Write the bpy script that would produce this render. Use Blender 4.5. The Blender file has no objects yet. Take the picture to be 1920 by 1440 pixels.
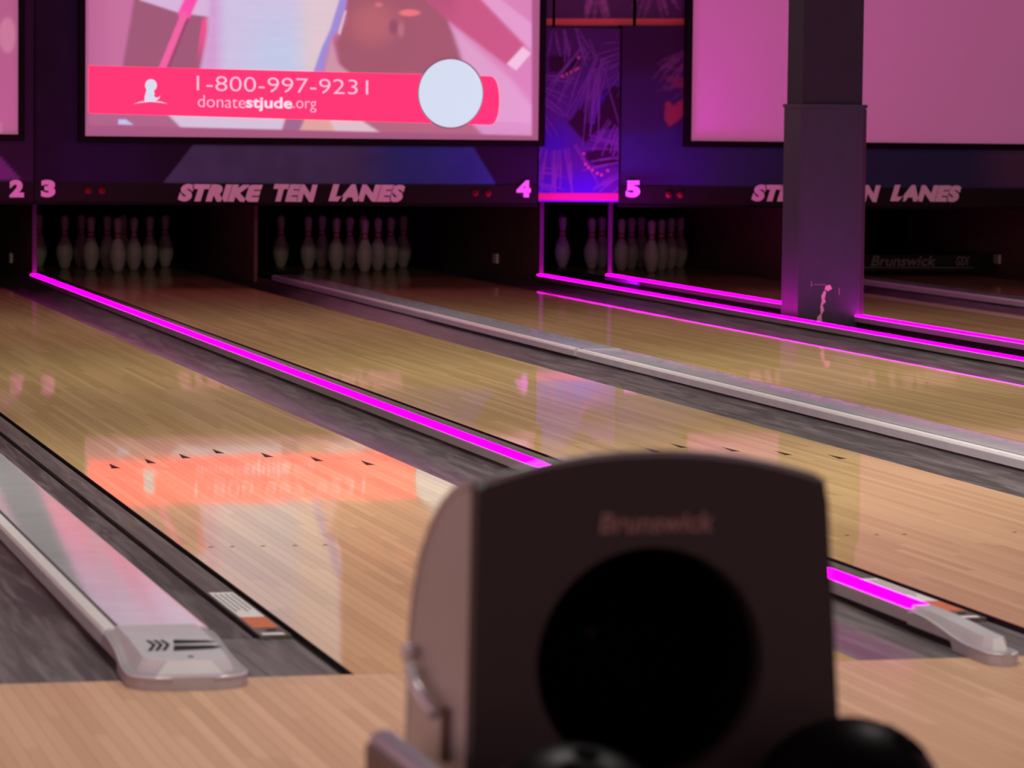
import bpy, bmesh, math, random
import numpy as np
from mathutils import Vector, Matrix

random.seed(7)
rng = np.random.default_rng(7)
SC = bpy.context.scene
COL = SC.collection
PI = math.pi

# ------------------------------------------------------------------ camera
# metres; X across the lanes, Y down the lanes, Z up; the foul line is Y = 0,
# the left edge of lane 2 is X = 0 and the lane surface is Z = 0
CAM = np.array([-1.4565, -6.9749, 1.1003])
YAW, PITCH, ROLL, FPX = 0.248919, 0.073045, 0.011036, 6798.97
_f = np.array([math.sin(YAW) * math.cos(PITCH), math.cos(YAW) * math.cos(PITCH), -math.sin(PITCH)])
_r0 = np.array([math.cos(YAW), -math.sin(YAW), 0.0])
_u0 = np.cross(_r0, _f)
_r = _r0 * math.cos(ROLL) + _u0 * math.sin(ROLL)
_u = np.cross(_r, _f)


def at(px, py, Y):
    """Measured point of the photograph on the plane at distance Y -> (x, z) in metres."""
    d = _f + _r * (px - 960) / FPX - _u * (py - 720) / FPX
    p = CAM + d * (Y - CAM[1]) / d[1]
    return float(p[0]), float(p[2])


cd = bpy.data.cameras.new('camera')
cam = bpy.data.objects.new('camera', cd)
COL.objects.link(cam)
cam.matrix_world = Matrix(((_r[0], _u[0], -_f[0], CAM[0]), (_r[1], _u[1], -_f[1], CAM[1]),
                           (_r[2], _u[2], -_f[2], CAM[2]), (0, 0, 0, 1)))
cd.sensor_width = 36
cd.sensor_fit = 'HORIZONTAL'
cd.lens = FPX / 1920 * 36
cd.clip_start = 0.05
cd.clip_end = 100
cd.dof.use_dof = True
cd.dof.focus_distance = 13.0
cd.dof.aperture_fstop = 7.7
SC.camera = cam

# ------------------------------------------------------------------ world, lamps, exposure
w = bpy.data.worlds.new('world')
SC.world = w
w.use_nodes = True
w.node_tree.nodes['Background'].inputs[0].default_value = (1.0, 0.54, 0.58, 1)
w.node_tree.nodes['Background'].inputs[1].default_value = 0.80
SC.view_settings.view_transform = 'Standard'
SC.view_settings.look = 'None'
SC.view_settings.gamma = 1
SC.view_settings.exposure = 0.0
SC.view_settings.use_curve_mapping = False
try:
    SC.cycles.use_denoising = True
    SC.cycles.max_bounces = 6
    SC.cycles.diffuse_bounces = 3
    SC.cycles.glossy_bounces = 4
    SC.cycles.sample_clamp_indirect = 4
    SC.cycles.caustics_reflective = False
    SC.cycles.caustics_refractive = False
except Exception:
    pass


def area(name, loc, sx, sy, power, col, rot=(0, 0, 0), spread=180):
    l = bpy.data.lights.new(name, 'AREA')
    l.shape = 'RECTANGLE'
    l.size = sx
    l.size_y = sy
    l.energy = power
    l.color = col
    l.spread = math.radians(spread)
    o = bpy.data.objects.new(name, l)
    COL.objects.link(o)
    o.location = loc
    o.rotation_euler = rot
    return o


area('ceiling_lamp_approach', (-0.25, -0.95, 3.35), 0.35, 0.35, 38, (1.0, 0.93, 0.88), spread=150)
area('ceiling_lamp_approach', (1.6, -0.95, 3.35), 0.35, 0.35, 24, (1.0, 0.93, 0.88), spread=150)
area('ceiling_lamp_lanes', (2.4, 3.6, 3.35), 6.5, 1.0, 118, (1.0, 0.955, 0.83), spread=120)
area('ceiling_lamp_midlane', (3.2, 8.2, 3.35), 6.5, 1.0, 82.0, (1.0, 0.951, 0.805), spread=110)
area('far_lane_fill', (3.2, 11.8, 3.35), 6.5, 0.6, 32, (1.0, 0.9, 0.85), spread=100)  # added unseen fill, brightens the far lanes
# added unseen pink fill under the ceiling, brightens the screens and signs
area('pink_wall_fill', (3.4, 8.6, 3.3), 9.0, 0.3, 24.0, (1.0, 0.083, 0.292), rot=(math.radians(66), 0, 0), spread=110)
# added unseen fill over the seating, aimed down the lanes at the pins
area('down_lane_fill', (1.6, -4.6, 3.3), 5.0, 0.3, 40, (1.0, 0.88, 0.62), rot=(math.radians(76), 0, 0), spread=80)
# added magenta fill hidden in the narrow aisle, brightens the palm panel
area('aisle_fill_light', (4.97, 15.72, -0.04), 0.22, 0.3, 13, (0.6, 0.0, 1.0), rot=(math.radians(140), 0, 0), spread=120)


# ------------------------------------------------------------------ materials
def nodes_of(m):
    m.use_nodes = True
    return m.node_tree.nodes, m.node_tree.links, m.node_tree.nodes['Principled BSDF']


def plain(name, col, rough=0.5, metal=0.0, spec=0.5, noise=0.12, nscale=30, bump=0.0, emit=None, strength=0.0, coat=0.0):
    """Principled material with a faint procedural mottling of the base colour."""
    m = bpy.data.materials.new(name)
    N, L, b = nodes_of(m)
    b.inputs['Roughness'].default_value = rough
    b.inputs['Metallic'].default_value = metal
    b.inputs['Specular IOR Level'].default_value = spec
    b.inputs['Coat Weight'].default_value = coat
    tc = N.new('ShaderNodeTexCoord')
    nt = N.new('ShaderNodeTexNoise')
    nt.inputs['Scale'].default_value = nscale
    nt.inputs['Detail'].default_value = 4
    L.new(tc.outputs['Object'], nt.inputs['Vector'])
    mx = N.new('ShaderNodeMix')
    mx.data_type = 'RGBA'
    mx.inputs[6].default_value = tuple(c * (1 - noise) for c in col) + (1,)
    mx.inputs[7].default_value = tuple(min(1, c * (1 + noise)) for c in col) + (1,)
    L.new(nt.outputs['Fac'], mx.inputs[0])
    L.new(mx.outputs[2], b.inputs['Base Color'])
    if bump:
        bp = N.new('ShaderNodeBump')
        bp.inputs['Strength'].default_value = bump
        bp.inputs['Distance'].default_value = 0.004
        L.new(nt.outputs['Fac'], bp.inputs['Height'])
        L.new(bp.outputs[0], b.inputs['Normal'])
    if emit:
        b.inputs['Emission Color'].default_value = tuple(emit) + (1,)
        b.inputs['Emission Strength'].default_value = strength
    return m


def wood(name, c0, c1, c2, rough, spec, grain=0.35, coat=0.0, matte=0.0):
    """Board wood: each board its own tone (object random), long grain streaks, butt-jointed lengths."""
    m = bpy.data.materials.new(name)
    N, L, b = nodes_of(m)
    oi = N.new('ShaderNodeObjectInfo')
    tc = N.new('ShaderNodeTexCoord')
    mp = N.new('ShaderNodeMapping')
    mp.inputs['Scale'].default_value = (150, 1.6, 1)
    sc = N.new('ShaderNodeVectorMath')
    sc.operation = 'ADD'
    mul = N.new('ShaderNodeMath')
    mul.operation = 'MULTIPLY'
    mul.inputs[1].default_value = 173.0
    L.new(oi.outputs['Random'], mul.inputs[0])
    L.new(tc.outputs['Object'], mp.inputs['Vector'])
    L.new(mp.outputs[0], sc.inputs[0])
    L.new(mul.outputs[0], sc.inputs[1])
    nt = N.new('ShaderNodeTexNoise')
    nt.inputs['Scale'].default_value = 1.0
    nt.inputs['Detail'].default_value = 5
    nt.inputs['Roughness'].default_value = 0.65
    L.new(sc.outputs[0], nt.inputs['Vector'])
    # lengths of board: white noise on floor(y / 1.3 + random)
    sep = N.new('ShaderNodeSeparateXYZ')
    L.new(tc.outputs['Object'], sep.inputs[0])
    m2 = N.new('ShaderNodeMath')
    m2.operation = 'MULTIPLY_ADD'
    m2.inputs[1].default_value = 0.8
    L.new(sep.outputs[1], m2.inputs[0])
    L.new(mul.outputs[0], m2.inputs[2])
    fl = N.new('ShaderNodeMath')
    fl.operation = 'FLOOR'
    L.new(m2.outputs[0], fl.inputs[0])
    wn = N.new('ShaderNodeTexWhiteNoise')
    wn.noise_dimensions = '1D'
    L.new(fl.outputs[0], wn.inputs['W'])
    mixf = N.new('ShaderNodeMix')
    mixf.data_type = 'FLOAT'
    mixf.inputs[0].default_value = grain
    L.new(wn.outputs['Value'], mixf.inputs[2])
    L.new(nt.outputs['Fac'], mixf.inputs[3])
    cr = N.new('ShaderNodeValToRGB')
    e = cr.color_ramp.elements
    e[0].position = 0.15
    e[0].color = c0 + (1,)
    e[1].position = 0.85
    e[1].color = c2 + (1,)
    k = e.new(0.5)
    k.color = c1 + (1,)
    L.new(mixf.outputs[0], cr.inputs[0])
    L.new(cr.outputs[0], b.inputs['Base Color'])
    b.inputs['Roughness'].default_value = rough
    b.inputs['Specular IOR Level'].default_value = spec
    b.inputs['Coat Weight'].default_value = coat
    b.inputs['Coat Roughness'].default_value = 0.03
    mw = N.new('ShaderNodeMapping')
    mw.inputs['Scale'].default_value = (5.0, 1.3, 1)
    geo = N.new('ShaderNodeNewGeometry')
    L.new(geo.outputs['Position'], mw.inputs['Vector'])
    nw = N.new('ShaderNodeTexNoise')
    nw.inputs['Scale'].default_value = 1.0
    nw.inputs['Detail'].default_value = 1
    L.new(mw.outputs[0], nw.inputs['Vector'])
    bw_ = N.new('ShaderNodeBump')
    bw_.inputs['Strength'].default_value = 1.0
    bw_.inputs['Distance'].default_value = 0.0004
    L.new(nw.outputs['Fac'], bw_.inputs['Height'])
    bp = N.new('ShaderNodeBump')
    L.new(bw_.outputs[0], bp.inputs['Normal'])
    bp.inputs['Strength'].default_value = 0.04
    bp.inputs['Distance'].default_value = 0.0003
    L.new(nt.outputs['Fac'], bp.inputs['Height'])
    L.new(bp.outputs[0], b.inputs['Normal'])
    if matte:
        df = N.new('ShaderNodeBsdfDiffuse')
        L.new(cr.outputs[0], df.inputs['Color'])
        ms = N.new('ShaderNodeMixShader')
        ms.inputs[0].default_value = matte
        L.new(b.outputs[0], ms.inputs[1])
        L.new(df.outputs[0], ms.inputs[2])
        L.new(ms.outputs[0], N['Material Output'].inputs['Surface'])
    return m


def scuffed(name, col, rough, spec=0.5, marks=0.6):
    """Dark plastic with long pale scuffs running down the gutter."""
    m = bpy.data.materials.new(name)
    N, L, b = nodes_of(m)
    tc = N.new('ShaderNodeTexCoord')
    mp = N.new('ShaderNodeMapping')
    mp.inputs['Scale'].default_value = (45, 2.2, 45)
    L.new(tc.outputs['Object'], mp.inputs['Vector'])
    nt = N.new('ShaderNodeTexNoise')
    nt.inputs['Scale'].default_value = 1
    nt.inputs['Detail'].default_value = 7
    nt.inputs['Distortion'].default_value = 0.80
    L.new(mp.outputs[0], nt.inputs['Vector'])
    cr = N.new('ShaderNodeValToRGB')
    e = cr.color_ramp.elements
    e[0].position = 0.42
    e[0].color = tuple(c * 0.8 for c in col) + (1,)
    e[1].position = 0.78
    e[1].color = tuple(min(1, c * (1 + 2.6 * marks)) for c in col) + (1,)
    L.new(nt.outputs['Fac'], cr.inputs[0])
    L.new(cr.outputs[0], b.inputs['Base Color'])
    ma = N.new('ShaderNodeMath')
    ma.operation = 'MULTIPLY_ADD'
    ma.inputs[1].default_value = 0.3
    ma.inputs[2].default_value = rough - 0.12
    L.new(nt.outputs['Fac'], ma.inputs[0])
    L.new(ma.outputs[0], b.inputs['Roughness'])
    b.inputs['Specular IOR Level'].default_value = spec
    return m


def printed(name, rough=0.6, spec=0.3, emission=0.0, base=None):
    """Flat print or picture: the colour comes from the 'print' attribute of the surface."""
    m = bpy.data.materials.new(name)
    N, L, b = nodes_of(m)
    a = N.new('ShaderNodeAttribute')
    a.attribute_name = 'print'
    b.inputs['Roughness'].default_value = rough
    b.inputs['Specular IOR Level'].default_value = spec
    if emission:
        b.inputs['Base Color'].default_value = tuple(base) + (1,)
        L.new(a.outputs['Color'], b.inputs['Emission Color'])
        b.inputs['Emission Strength'].default_value = emission
    else:
        L.new(a.outputs['Color'], b.inputs['Base Color'])
    return m


def lin(c):
    c = np.asarray(c, float) / 255.0
    return np.where(c <= 0.04045, c / 12.92, ((c + 0.055) / 1.055) ** 2.4)


def glow(name, srgb, k=1.0):
    c = lin(srgb)
    return plain(name, (0.10, 0.10, 0.10), 0.9, spec=0.05, emit=tuple(c), strength=k, noise=0.02)


M = {}
M['lane'] = wood('lane_maple', (0.49, 0.325, 0.155), (0.57, 0.385, 0.19), (0.65, 0.45, 0.235), 0.03, 0.5, 0.4, matte=0.36)
M['approach'] = wood('approach_maple', (0.50, 0.30, 0.19), (0.57, 0.355, 0.23), (0.64, 0.41, 0.275), 0.36, 0.3, 0.4, matte=0.3)
M['bed'] = plain('lane_underlay', (0.06, 0.035, 0.02), 0.8)
M['arrow'] = plain('inlaid_dark_wood', (0.035, 0.012, 0.012), 0.5, spec=0.1)
M['gutter'] = scuffed('gutter_plastic', (0.080, 0.064, 0.072), 0.44, marks=0.5)
M['rail'] = scuffed('bumper_rail_plastic', (0.085, 0.072, 0.070), 0.40, 0.4, 0.3)
M['black'] = plain('black_rubber', (0.008, 0.006, 0.008), 0.7, spec=0.2)
M['cap'] = plain('grey_capping_plastic', (0.56, 0.59, 0.63), 0.13, noise=0.14, nscale=9, bump=0.02)
M['cap_edge'] = plain('silver_edge', (0.56, 0.55, 0.60), 0.34, metal=0.4)
M['cap_light'] = plain('pale_edge_plastic', (0.74, 0.73, 0.76), 0.35)
M['capend'] = plain('grey_end_cap_plastic', (0.50, 0.50, 0.55), 0.34, nscale=12)
M['alu'] = plain('grey_aluminium', (0.36, 0.33, 0.36), 0.42, metal=0.35, nscale=60)
M['groove'] = plain('dark_groove', (0.05, 0.05, 0.055), 0.6)
M['led'] = plain('magenta_led_lens', (0.02, 0.0, 0.02), 0.8, spec=0.0, emit=(1.0, 0.0, 0.62), strength=27.0, noise=0.02)
M['floor'] = plain('dark_subfloor', (0.02, 0.014, 0.016), 0.85)
M['ceil'] = plain('dark_ceiling_paint', (0.03, 0.025, 0.03), 0.9)
M['wallb'] = plain('black_back_wall', (0.012, 0.009, 0.011), 0.9, spec=0.1)
M['pin'] = plain('pin_white', (0.42, 0.38, 0.345), 0.4, spec=0.25, noise=0.05)
M['red'] = plain('pin_red', (0.45, 0.03, 0.03), 0.3)
M['kick'] = plain('kickback_brown', (0.12, 0.072, 0.058), 0.6, spec=0.15)
M['post'] = plain('purple_grey_post', (0.035, 0.03, 0.035), 0.6, spec=0.15)
M['sensor'] = plain('sensor_white', (0.75, 0.66, 0.58), 0.4)
M['board'] = plain('sign_board_black', (0.012, 0.009, 0.010), 0.6, spec=0.12)
M['letters'] = plain('white_letters', (0.85, 0.80, 0.82), 0.5, spec=0.2, noise=0.04)
M['lampred'] = plain('red_indicator', (0.17, 0.02, 0.02), 0.6, spec=0.1)
M['frame'] = plain('screen_frame_black', (0.005, 0.004, 0.005), 0.6, spec=0.08)
M['mural'] = printed('printed_mural', 0.65, 0.08)
M['picture'] = printed('projected_picture', 0.9, 0.05, emission=1.0, base=(0.20, 0.20, 0.20))
M['blank'] = printed('glowing_screen_cloth', 0.9, 0.05, emission=1.0, base=(0.70, 0.60, 0.66))  # emission on the blank screen stands in for pink room light
M['pillar'] = plain('pillar_paint', (0.028, 0.052, 0.052), 0.55, nscale=14, spec=0.2, noise=0.18)
M['shaft'] = plain('pillar_paint_dark', (0.018, 0.030, 0.030), 0.6, nscale=14, spec=0.15, noise=0.18)
M['seam'] = plain('pillar_seam', (0.03, 0.025, 0.03), 0.6)
M['plaster'] = plain('bare_plaster', (0.50, 0.50, 0.40), 0.9, nscale=120, noise=0.4)
M['scratch'] = plain('pale_scratch', (0.20, 0.19, 0.18), 0.8)
M['shell'] = plain('hood_shell_grey', (0.46, 0.45, 0.44), 0.34, metal=0.25, nscale=5)
M['face'] = plain('hood_face_dark', (0.034, 0.029, 0.029), 0.5, spec=0.25)
M['mouth'] = plain('hood_mouth_black', (0.003, 0.0025, 0.0025), 0.9, spec=0.03)
M['ball'] = plain('ball_black', (0.003, 0.0025, 0.003), 0.4, spec=0.06, nscale=6, noise=0.4)
M['rim'] = plain('rack_rim_lilac_grey', (0.42, 0.40, 0.50), 0.4, metal=0.2)
M['latch'] = plain('bright_latch_metal', (0.72, 0.72, 0.76), 0.3, metal=0.3)
M['rack'] = plain('rack_brown', (0.12, 0.07, 0.05), 0.5)


# ------------------------------------------------------------------ mesh helpers
class MB:
    def __init__(self):
        self.v, self.f = [], []

    def add(self, vs, fs):
        o = len(self.v)
        self.v += [tuple(map(float, q)) for q in vs]
        self.f += [tuple(i + o for i in q) for q in fs]
        return self

    def box(self, x0, x1, y0, y1, z0, z1):
        vs = [(x, y, z) for z in (z0, z1) for y in (y0, y1) for x in (x0, x1)]
        return self.add(vs, [(0, 2, 3, 1), (4, 5, 7, 6), (0, 1, 5, 4), (2, 6, 7, 3), (0, 4, 6, 2), (1, 3, 7, 5)])

    def loft(self, rings, closed=True, caps=True):
        n = len(rings[0])
        vs = [q for r in rings for q in r]
        fs = []
        for i in range(len(rings) - 1):
            for j in range(n if closed else n - 1):
                k = (j + 1) % n
                fs.append((i * n + j, i * n + k, (i + 1) * n + k, (i + 1) * n + j))
        if closed and caps:
            fs.append(tuple(range(n - 1, -1, -1)))
            fs.append(tuple((len(rings) - 1) * n + j for j in range(n)))
        return self.add(vs, fs)

    def lathe(self, prof, n=24, c=(0, 0, 0)):
        rings = [[(c[0] + r * math.cos(2 * PI * j / n), c[1] + r * math.sin(2 * PI * j / n), c[2] + z) for j in range(n)] for r, z in prof]
        return self.loft(rings)

    def tube(self, pts, r, n=10):
        pts = [Vector(q) for q in pts]
        rings = []
        for i, q in enumerate(pts):
            t = (pts[min(i + 1, len(pts) - 1)] - pts[max(i - 1, 0)]).normalized()
            a = t.cross(Vector((0, 0, 1)))
            if a.length < 1e-4:
                a = Vector((1, 0, 0))
            a.normalize()
            b = a.cross(t)
            rings.append([tuple(q + a * r * math.cos(2 * PI * j / n) + b * r * math.sin(2 * PI * j / n)) for j in range(n)])
        return self.loft(rings)

    def poly(self, pts, Y, t=0.002, Yb=None):
        """Flat shape on a wall: (x, z) outline, front at Y - t."""
        n = len(pts)
        vs = [(x, Y - t, z) for x, z in pts] + [(x, Y, z) for x, z in pts]
        fs = [tuple(range(n))] + [(j, (j + 1) % n, n + (j + 1) % n, n + j) for j in range(n)]
        return self.add(vs, fs)

    def build(self, name, mat, parent=None, smooth=False):
        me = bpy.data.meshes.new(name)
        me.from_pydata(self.v, [], self.f)
        bm = bmesh.new()
        bm.from_mesh(me)
        bmesh.ops.recalc_face_normals(bm, faces=bm.faces)
        bm.to_mesh(me)
        bm.free()
        return mk(name, me, mat, parent, smooth)


def mk(name, me, mat, parent=None, smooth=False):
    me.materials.append(M[mat] if isinstance(mat, str) else mat)
    o = bpy.data.objects.new(name, me)
    COL.objects.link(o)
    if parent is not None:
        o.parent = parent
    if smooth:
        for q in me.polygons:
            q.use_smooth = True
        if smooth != 'all':
            me.set_sharp_from_angle(angle=math.radians(35))
    return o


def tag(o, label, cat, group=None):
    o['label'] = label
    o['category'] = cat
    if group:
        o['group'] = group
    return o


def thing(name, label, cat, loc=(0, 0, 0), group=None):
    o = bpy.data.objects.new(name, None)
    o.empty_display_size = 0.1
    o.location = loc
    COL.objects.link(o)
    return tag(o, label, cat, group)


def structure(o):
    o['kind'] = 'structure'
    return o


def text_shape(s, bold=0.0, shear=0.0, space=1.0):
    cu = bpy.data.curves.new('text', 'FONT')
    cu.body = s
    cu.size = 1
    cu.offset = bold
    cu.shear = shear
    cu.space_character = space
    cu.resolution_u = 4
    cu.fill_mode = 'FRONT'
    o = bpy.data.objects.new('text', cu)
    COL.objects.link(o)
    bpy.context.view_layer.update()
    dg = bpy.context.evaluated_depsgraph_get()
    me = bpy.data.meshes.new_from_object(o.evaluated_get(dg))
    bpy.data.objects.remove(o)
    bpy.data.curves.remove(cu)
    v = np.zeros(len(me.vertices) * 3)
    me.vertices.foreach_get('co', v)
    v = v.reshape(-1, 3)
    f = [tuple(q.vertices) for q in me.polygons]
    bpy.data.meshes.remove(me)
    lo, hi = v.min(0), v.max(0)
    return (v[:, :2] - lo[:2]) / (hi[:2] - lo[:2]), f


def lettering(name, s, mat, parent, p00, p10, h, Y, bold=0.0, shear=0.0, space=1.0, depth=0.003, split=False):
    """Writing on a wall: p00 -> p10 is the base line in (x, z), h the height."""
    uv, f = text_shape(s, bold, shear, space)
    (x0, z0), (x1, z1) = p00, p10
    vs = [(x0 + (x1 - x0) * u, Y - depth, z0 + (z1 - z0) * u + h * v) for u, v in uv]
    if not split:
        me = bpy.data.meshes.new(name)
        me.from_pydata(vs, [], f)
        return mk(name, me, mat, parent)
    par = list(range(len(vs)))

    def root(i):
        while par[i] != i:
            par[i] = par[par[i]]
            i = par[i]
        return i
    for q in f:
        for k in q[1:]:
            par[root(k)] = root(q[0])
    groups = {}
    for q in f:
        groups.setdefault(root(q[0]), []).append(q)
    out = []
    for fs in sorted(groups.values(), key=lambda g: min(vs[k][0] for q in g for k in q)):
        ids = sorted({k for q in fs for k in q})
        ix = {k: i for i, k in enumerate(ids)}
        me = bpy.data.meshes.new('letter')
        me.from_pydata([vs[k] for k in ids], [], [tuple(ix[k] for k in q) for q in fs])
        out.append(mk('letter', me, mat, parent))
    return out


# ------------------------------------------------------------------ the lanes' measures
LW, GW = 1.0541, 0.235
LANE = {1: -1.763, 2: 0.0, 3: 1.582, 4: 3.345, 5: 5.472, 6: 7.235}
YEND = 19.35
YM = 16.1                                      # the masking units over the lanes
YS = 16.6                                      # where the LED strips and the dividers end

# ------------------------------------------------------------------ setting
b = MB()
b.box(-4.5, 12, -9, 21, -0.30, -0.20)
b.box(-3.2, 4.2, -9, -0.002, -0.20, -0.021)
floor = structure(b.build('floor', 'floor'))
structure(MB().box(-4.5, 12, -9, 21, 3.6, 3.7).build('ceiling', 'ceil'))
structure(MB().box(-4.5, -4.35, 11.0, 20.3, -0.20, 3.6).build('wall_left_light_block', 'ceil'))  # short unseen wall, added to keep stray light out of the pit
structure(MB().box(11.85, 12, 11.0, 20.3, -0.20, 3.6).build('wall_right_light_block', 'ceil'))  # its unseen counterpart, added to stop light leaking in from the right
structure(MB().box(-4.5, 12, 20.3, 20.45, -0.20, 3.6).build('wall_back', 'wallb'))

BW = LW / 39
proto = MB().box(0.0003, BW - 0.0003, 0, YEND, -0.02, 0).build('board', 'lane')
lane_board = proto.data
bpy.data.objects.remove(proto)
proto = MB().box(0.0003, BW - 0.0003, -8.6, -0.004, -0.02, 0).build('board', 'approach')
app_board = proto.data
bpy.data.objects.remove(proto)
for i in range(230):
    o = bpy.data.objects.new('board', app_board)
    COL.objects.link(o)
    o.location.x = -2.6 + i * BW
    o.parent = floor

lane_label = {
    1: 'maple lane at the left edge, beyond the wide divider with the rounded silver end',
    2: 'polished maple lane in the left foreground, reflecting the red banner',
    3: 'polished maple lane between the longest magenta strip and the wide grey divider',
    4: 'polished maple lane beyond the wide grey divider, mirroring a thin magenta line',
    5: 'polished maple lane behind the dark pillar, under the number 5',
    6: 'far right maple lane with the lowered sweep bar at its end'}
arrow_me = MB().add([(-0.0015, -0.012, 0.0004), (0.0135, -0.078, 0.0004), (0.0135, -0.078, -0.002), (-0.0135, -0.078, 0.0004),
                     (-0.0135, -0.078, -0.002), (0, 0.078, 0.0004), (0, 0.078, -0.002)],
                    [(3, 1, 5), (3, 4, 2, 1), (1, 2, 6, 5), (5, 6, 4, 3)]).build('arrow', 'arrow')
arrow_mesh = arrow_me.data
bpy.data.objects.remove(arrow_me)
q = MB().lathe([(0.0, -0.001), (0.007, -0.001), (0.007, 0.0004), (0.0, 0.0004)], 10).build('dot', 'arrow')
dot_mesh = q.data
bpy.data.objects.remove(q)
for n, x0 in LANE.items():
    t = thing('bowling_lane', lane_label[n], 'lane', (x0, 0, 0), 'bowling lanes')
    MB().box(0.0, LW, 0, YEND, -0.12, -0.0205).build('bed', 'bed', t)
    MB().box(-0.0005, 0.0, 0, YEND, -0.12, -0.001).build('edge_strip', 'black', t)
    for i in range(39):
        o = bpy.data.objects.new('board', lane_board)
        COL.objects.link(o)
        o.location.x = i * BW
        o.parent = t
    for k in range(-3, 4):
        o = bpy.data.objects.new('arrow', arrow_mesh)
        COL.objects.link(o)
        o.location = (LW / 2 + k * 5 * BW, 4.765 - abs(k) * 0.152, 0)
        o.parent = t
    for dx in (0.071, 0.126, 0.206, 0.29, 0.369):
        for xx in (dx, LW - dx):
            o = bpy.data.objects.new('dot', dot_mesh)
            COL.objects.link(o)
            o.location = (xx, 2.14, 0)
            o.parent = t


# ------------------------------------------------------------------ gutters
def strip(prof, y0, y1, ny=2):
    ys = np.linspace(y0, y1, ny)
    return [[(x, y, z) for x, z in prof] for y in ys]


def gutter(n, side, label, wd):
    """side -1: left of the lane (with the folded bumper rail), +1: right of it."""
    x0 = LANE[n] + (LW if side > 0 else 0)
    t = thing('gutter', label, 'gutter', (x0, 0, 0), 'gutters beside the lanes')
    if side > 0:
        a = np.linspace(0, 1, 17)
        prof = [(wd * k, -0.004 - 0.034 * math.sin(PI * k) ** 0.8 + 0.022 * max(0, k - 0.5) * 2) for k in a]
        flat = [(wd * k, -0.010 - 0.006 * math.sin(PI * k) + 0.012 * max(0, k - 0.7) / 0.3) for k in a]
        rings = []
        for y in (0.0, 0.35, 0.7, 1.0, 1.3, 1.6, YEND):
            s = min(1, max(0, (y - 0.25) / 1.2))
            s = s * s * (3 - 2 * s)
            rings.append([(u[0], y, u[1] * s + f_[1] * (1 - s)) for u, f_ in zip(prof, flat)])
        MB().loft(rings, closed=False).build('channel', 'gutter', t, smooth='all')
    else:
        a = np.linspace(0, 1, 13)
        prof = [(-0.004, -0.016), (-0.018, -0.016)]
        inner = [(-0.095 - (wd - 0.095) * k, -0.010 - 0.022 * math.sin(PI * k) ** 0.8) for k in a]
        MB().loft(strip(inner, 0.60, YEND, 3), closed=False).build('channel', 'gutter', t, smooth='all')
        MB().loft(strip([(-wd, -0.012), (-0.013, -0.012)], 0, 0.60), closed=False).build('end_plate', 'gutter', t)
        MB().box(-0.013, -0.002, 0, YEND, -0.05, -0.014).build('lane_gap', 'black', t)
        MB().box(-0.097, -0.015, 0.57, YEND, -0.06, -0.030).build('rail_slot', 'black', t)
        ends = [0.575, 3.6, 7.2, 10.8, 14.4, YEND]
        for q0, q1 in zip(ends[:-1], ends[1:]):
            MB().box(-0.084, -0.016, q0 + 0.002, q1 - 0.002, -0.028, -0.003).build('bumper_rail', 'rail', t)
        if n in (2, 3):
            s = MB().box(-0.078, -0.022, 0.86, 1.28, -0.003, -0.0022).build('notice_sticker', 'sticker', t)
            s['label'] = 'white printed notice with rows of small grey lines'
            for k in range(4):
                MB().box(-0.071 + k * 0.0125, -0.067 + k * 0.0125, 0.95 + 0.03 * (k % 2), 1.25, -0.0022, -0.0018).build('text_line', 'textgrey', s)
            s = MB().box(-0.078, -0.022, 0.695, 0.86, -0.003, -0.0022).build('warning_sticker', 'orange', t)
            s['label'] = 'orange square sticker'
            MB().lathe([(0.0, -0.003), (0.011, -0.003), (0.011, -0.002), (0, -0.002)], 14, (-0.045, 0.655, 0)).build('bolt', 'black', t)
            MB().box(-0.076, -0.028, 0.585, 0.612, -0.003, -0.0022).build('number_sticker', 'sticker', t)
    return t


M['sticker'] = plain('paper_sticker', (0.66, 0.64, 0.66), 0.6)
M['textgrey'] = plain('small_print_grey', (0.16, 0.15, 0.18), 0.7)
M['orange'] = plain('orange_sticker', (0.55, 0.12, 0.04), 0.6)
CAPX = {'12': (-0.456, -0.234), '34': (2.893, 3.116), '56': (6.77, 6.99), '23': (1.296, 1.360), '4': (4.697, 4.765), '5': (5.175, 5.243)}
gutter(1, 1, 'scuffed gutter in the bottom left corner, left of the rounded silver divider end', CAPX['12'][0] - LANE[1] - LW + 0.013)
gutter(2, -1, 'dark gutter with folded bumper rail and orange sticker, left of the foreground lane', 0.25)
gutter(2, 1, 'scuffed dark gutter between the foreground lane and the longest magenta strip', CAPX['23'][0] - LANE[2] - LW + 0.013)
gutter(3, -1, 'narrow gutter with sticker hidden just behind the longest magenta strip', 0.235)
gutter(3, 1, 'smooth dark gutter in front of the wide grey divider', CAPX['34'][0] - LANE[3] - LW + 0.013)
gutter(4, -1, 'gutter behind the wide grey divider, left of the number 4 lane', 0.235)
gutter(4, 1, 'dark gutter in front of the magenta strip that passes the pillar', CAPX['4'][0] - LANE[4] - LW + 0.013)
gutter(5, -1, 'gutter behind the furthest magenta strip, beside the number 5 lane', 0.24)
gutter(5, 1, 'dark far gutter between the last two lanes on the right', CAPX['56'][0] - LANE[5] - LW + 0.013)
gutter(6, -1, 'gutter of the far right lane with the sweep bar', 0.25)


# ------------------------------------------------------------------ dividers between the lanes
ZC = 0.055


def smooth01(t):
    t = max(0.0, min(1.0, t))
    return t * t * (3 - 2 * t)


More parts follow.
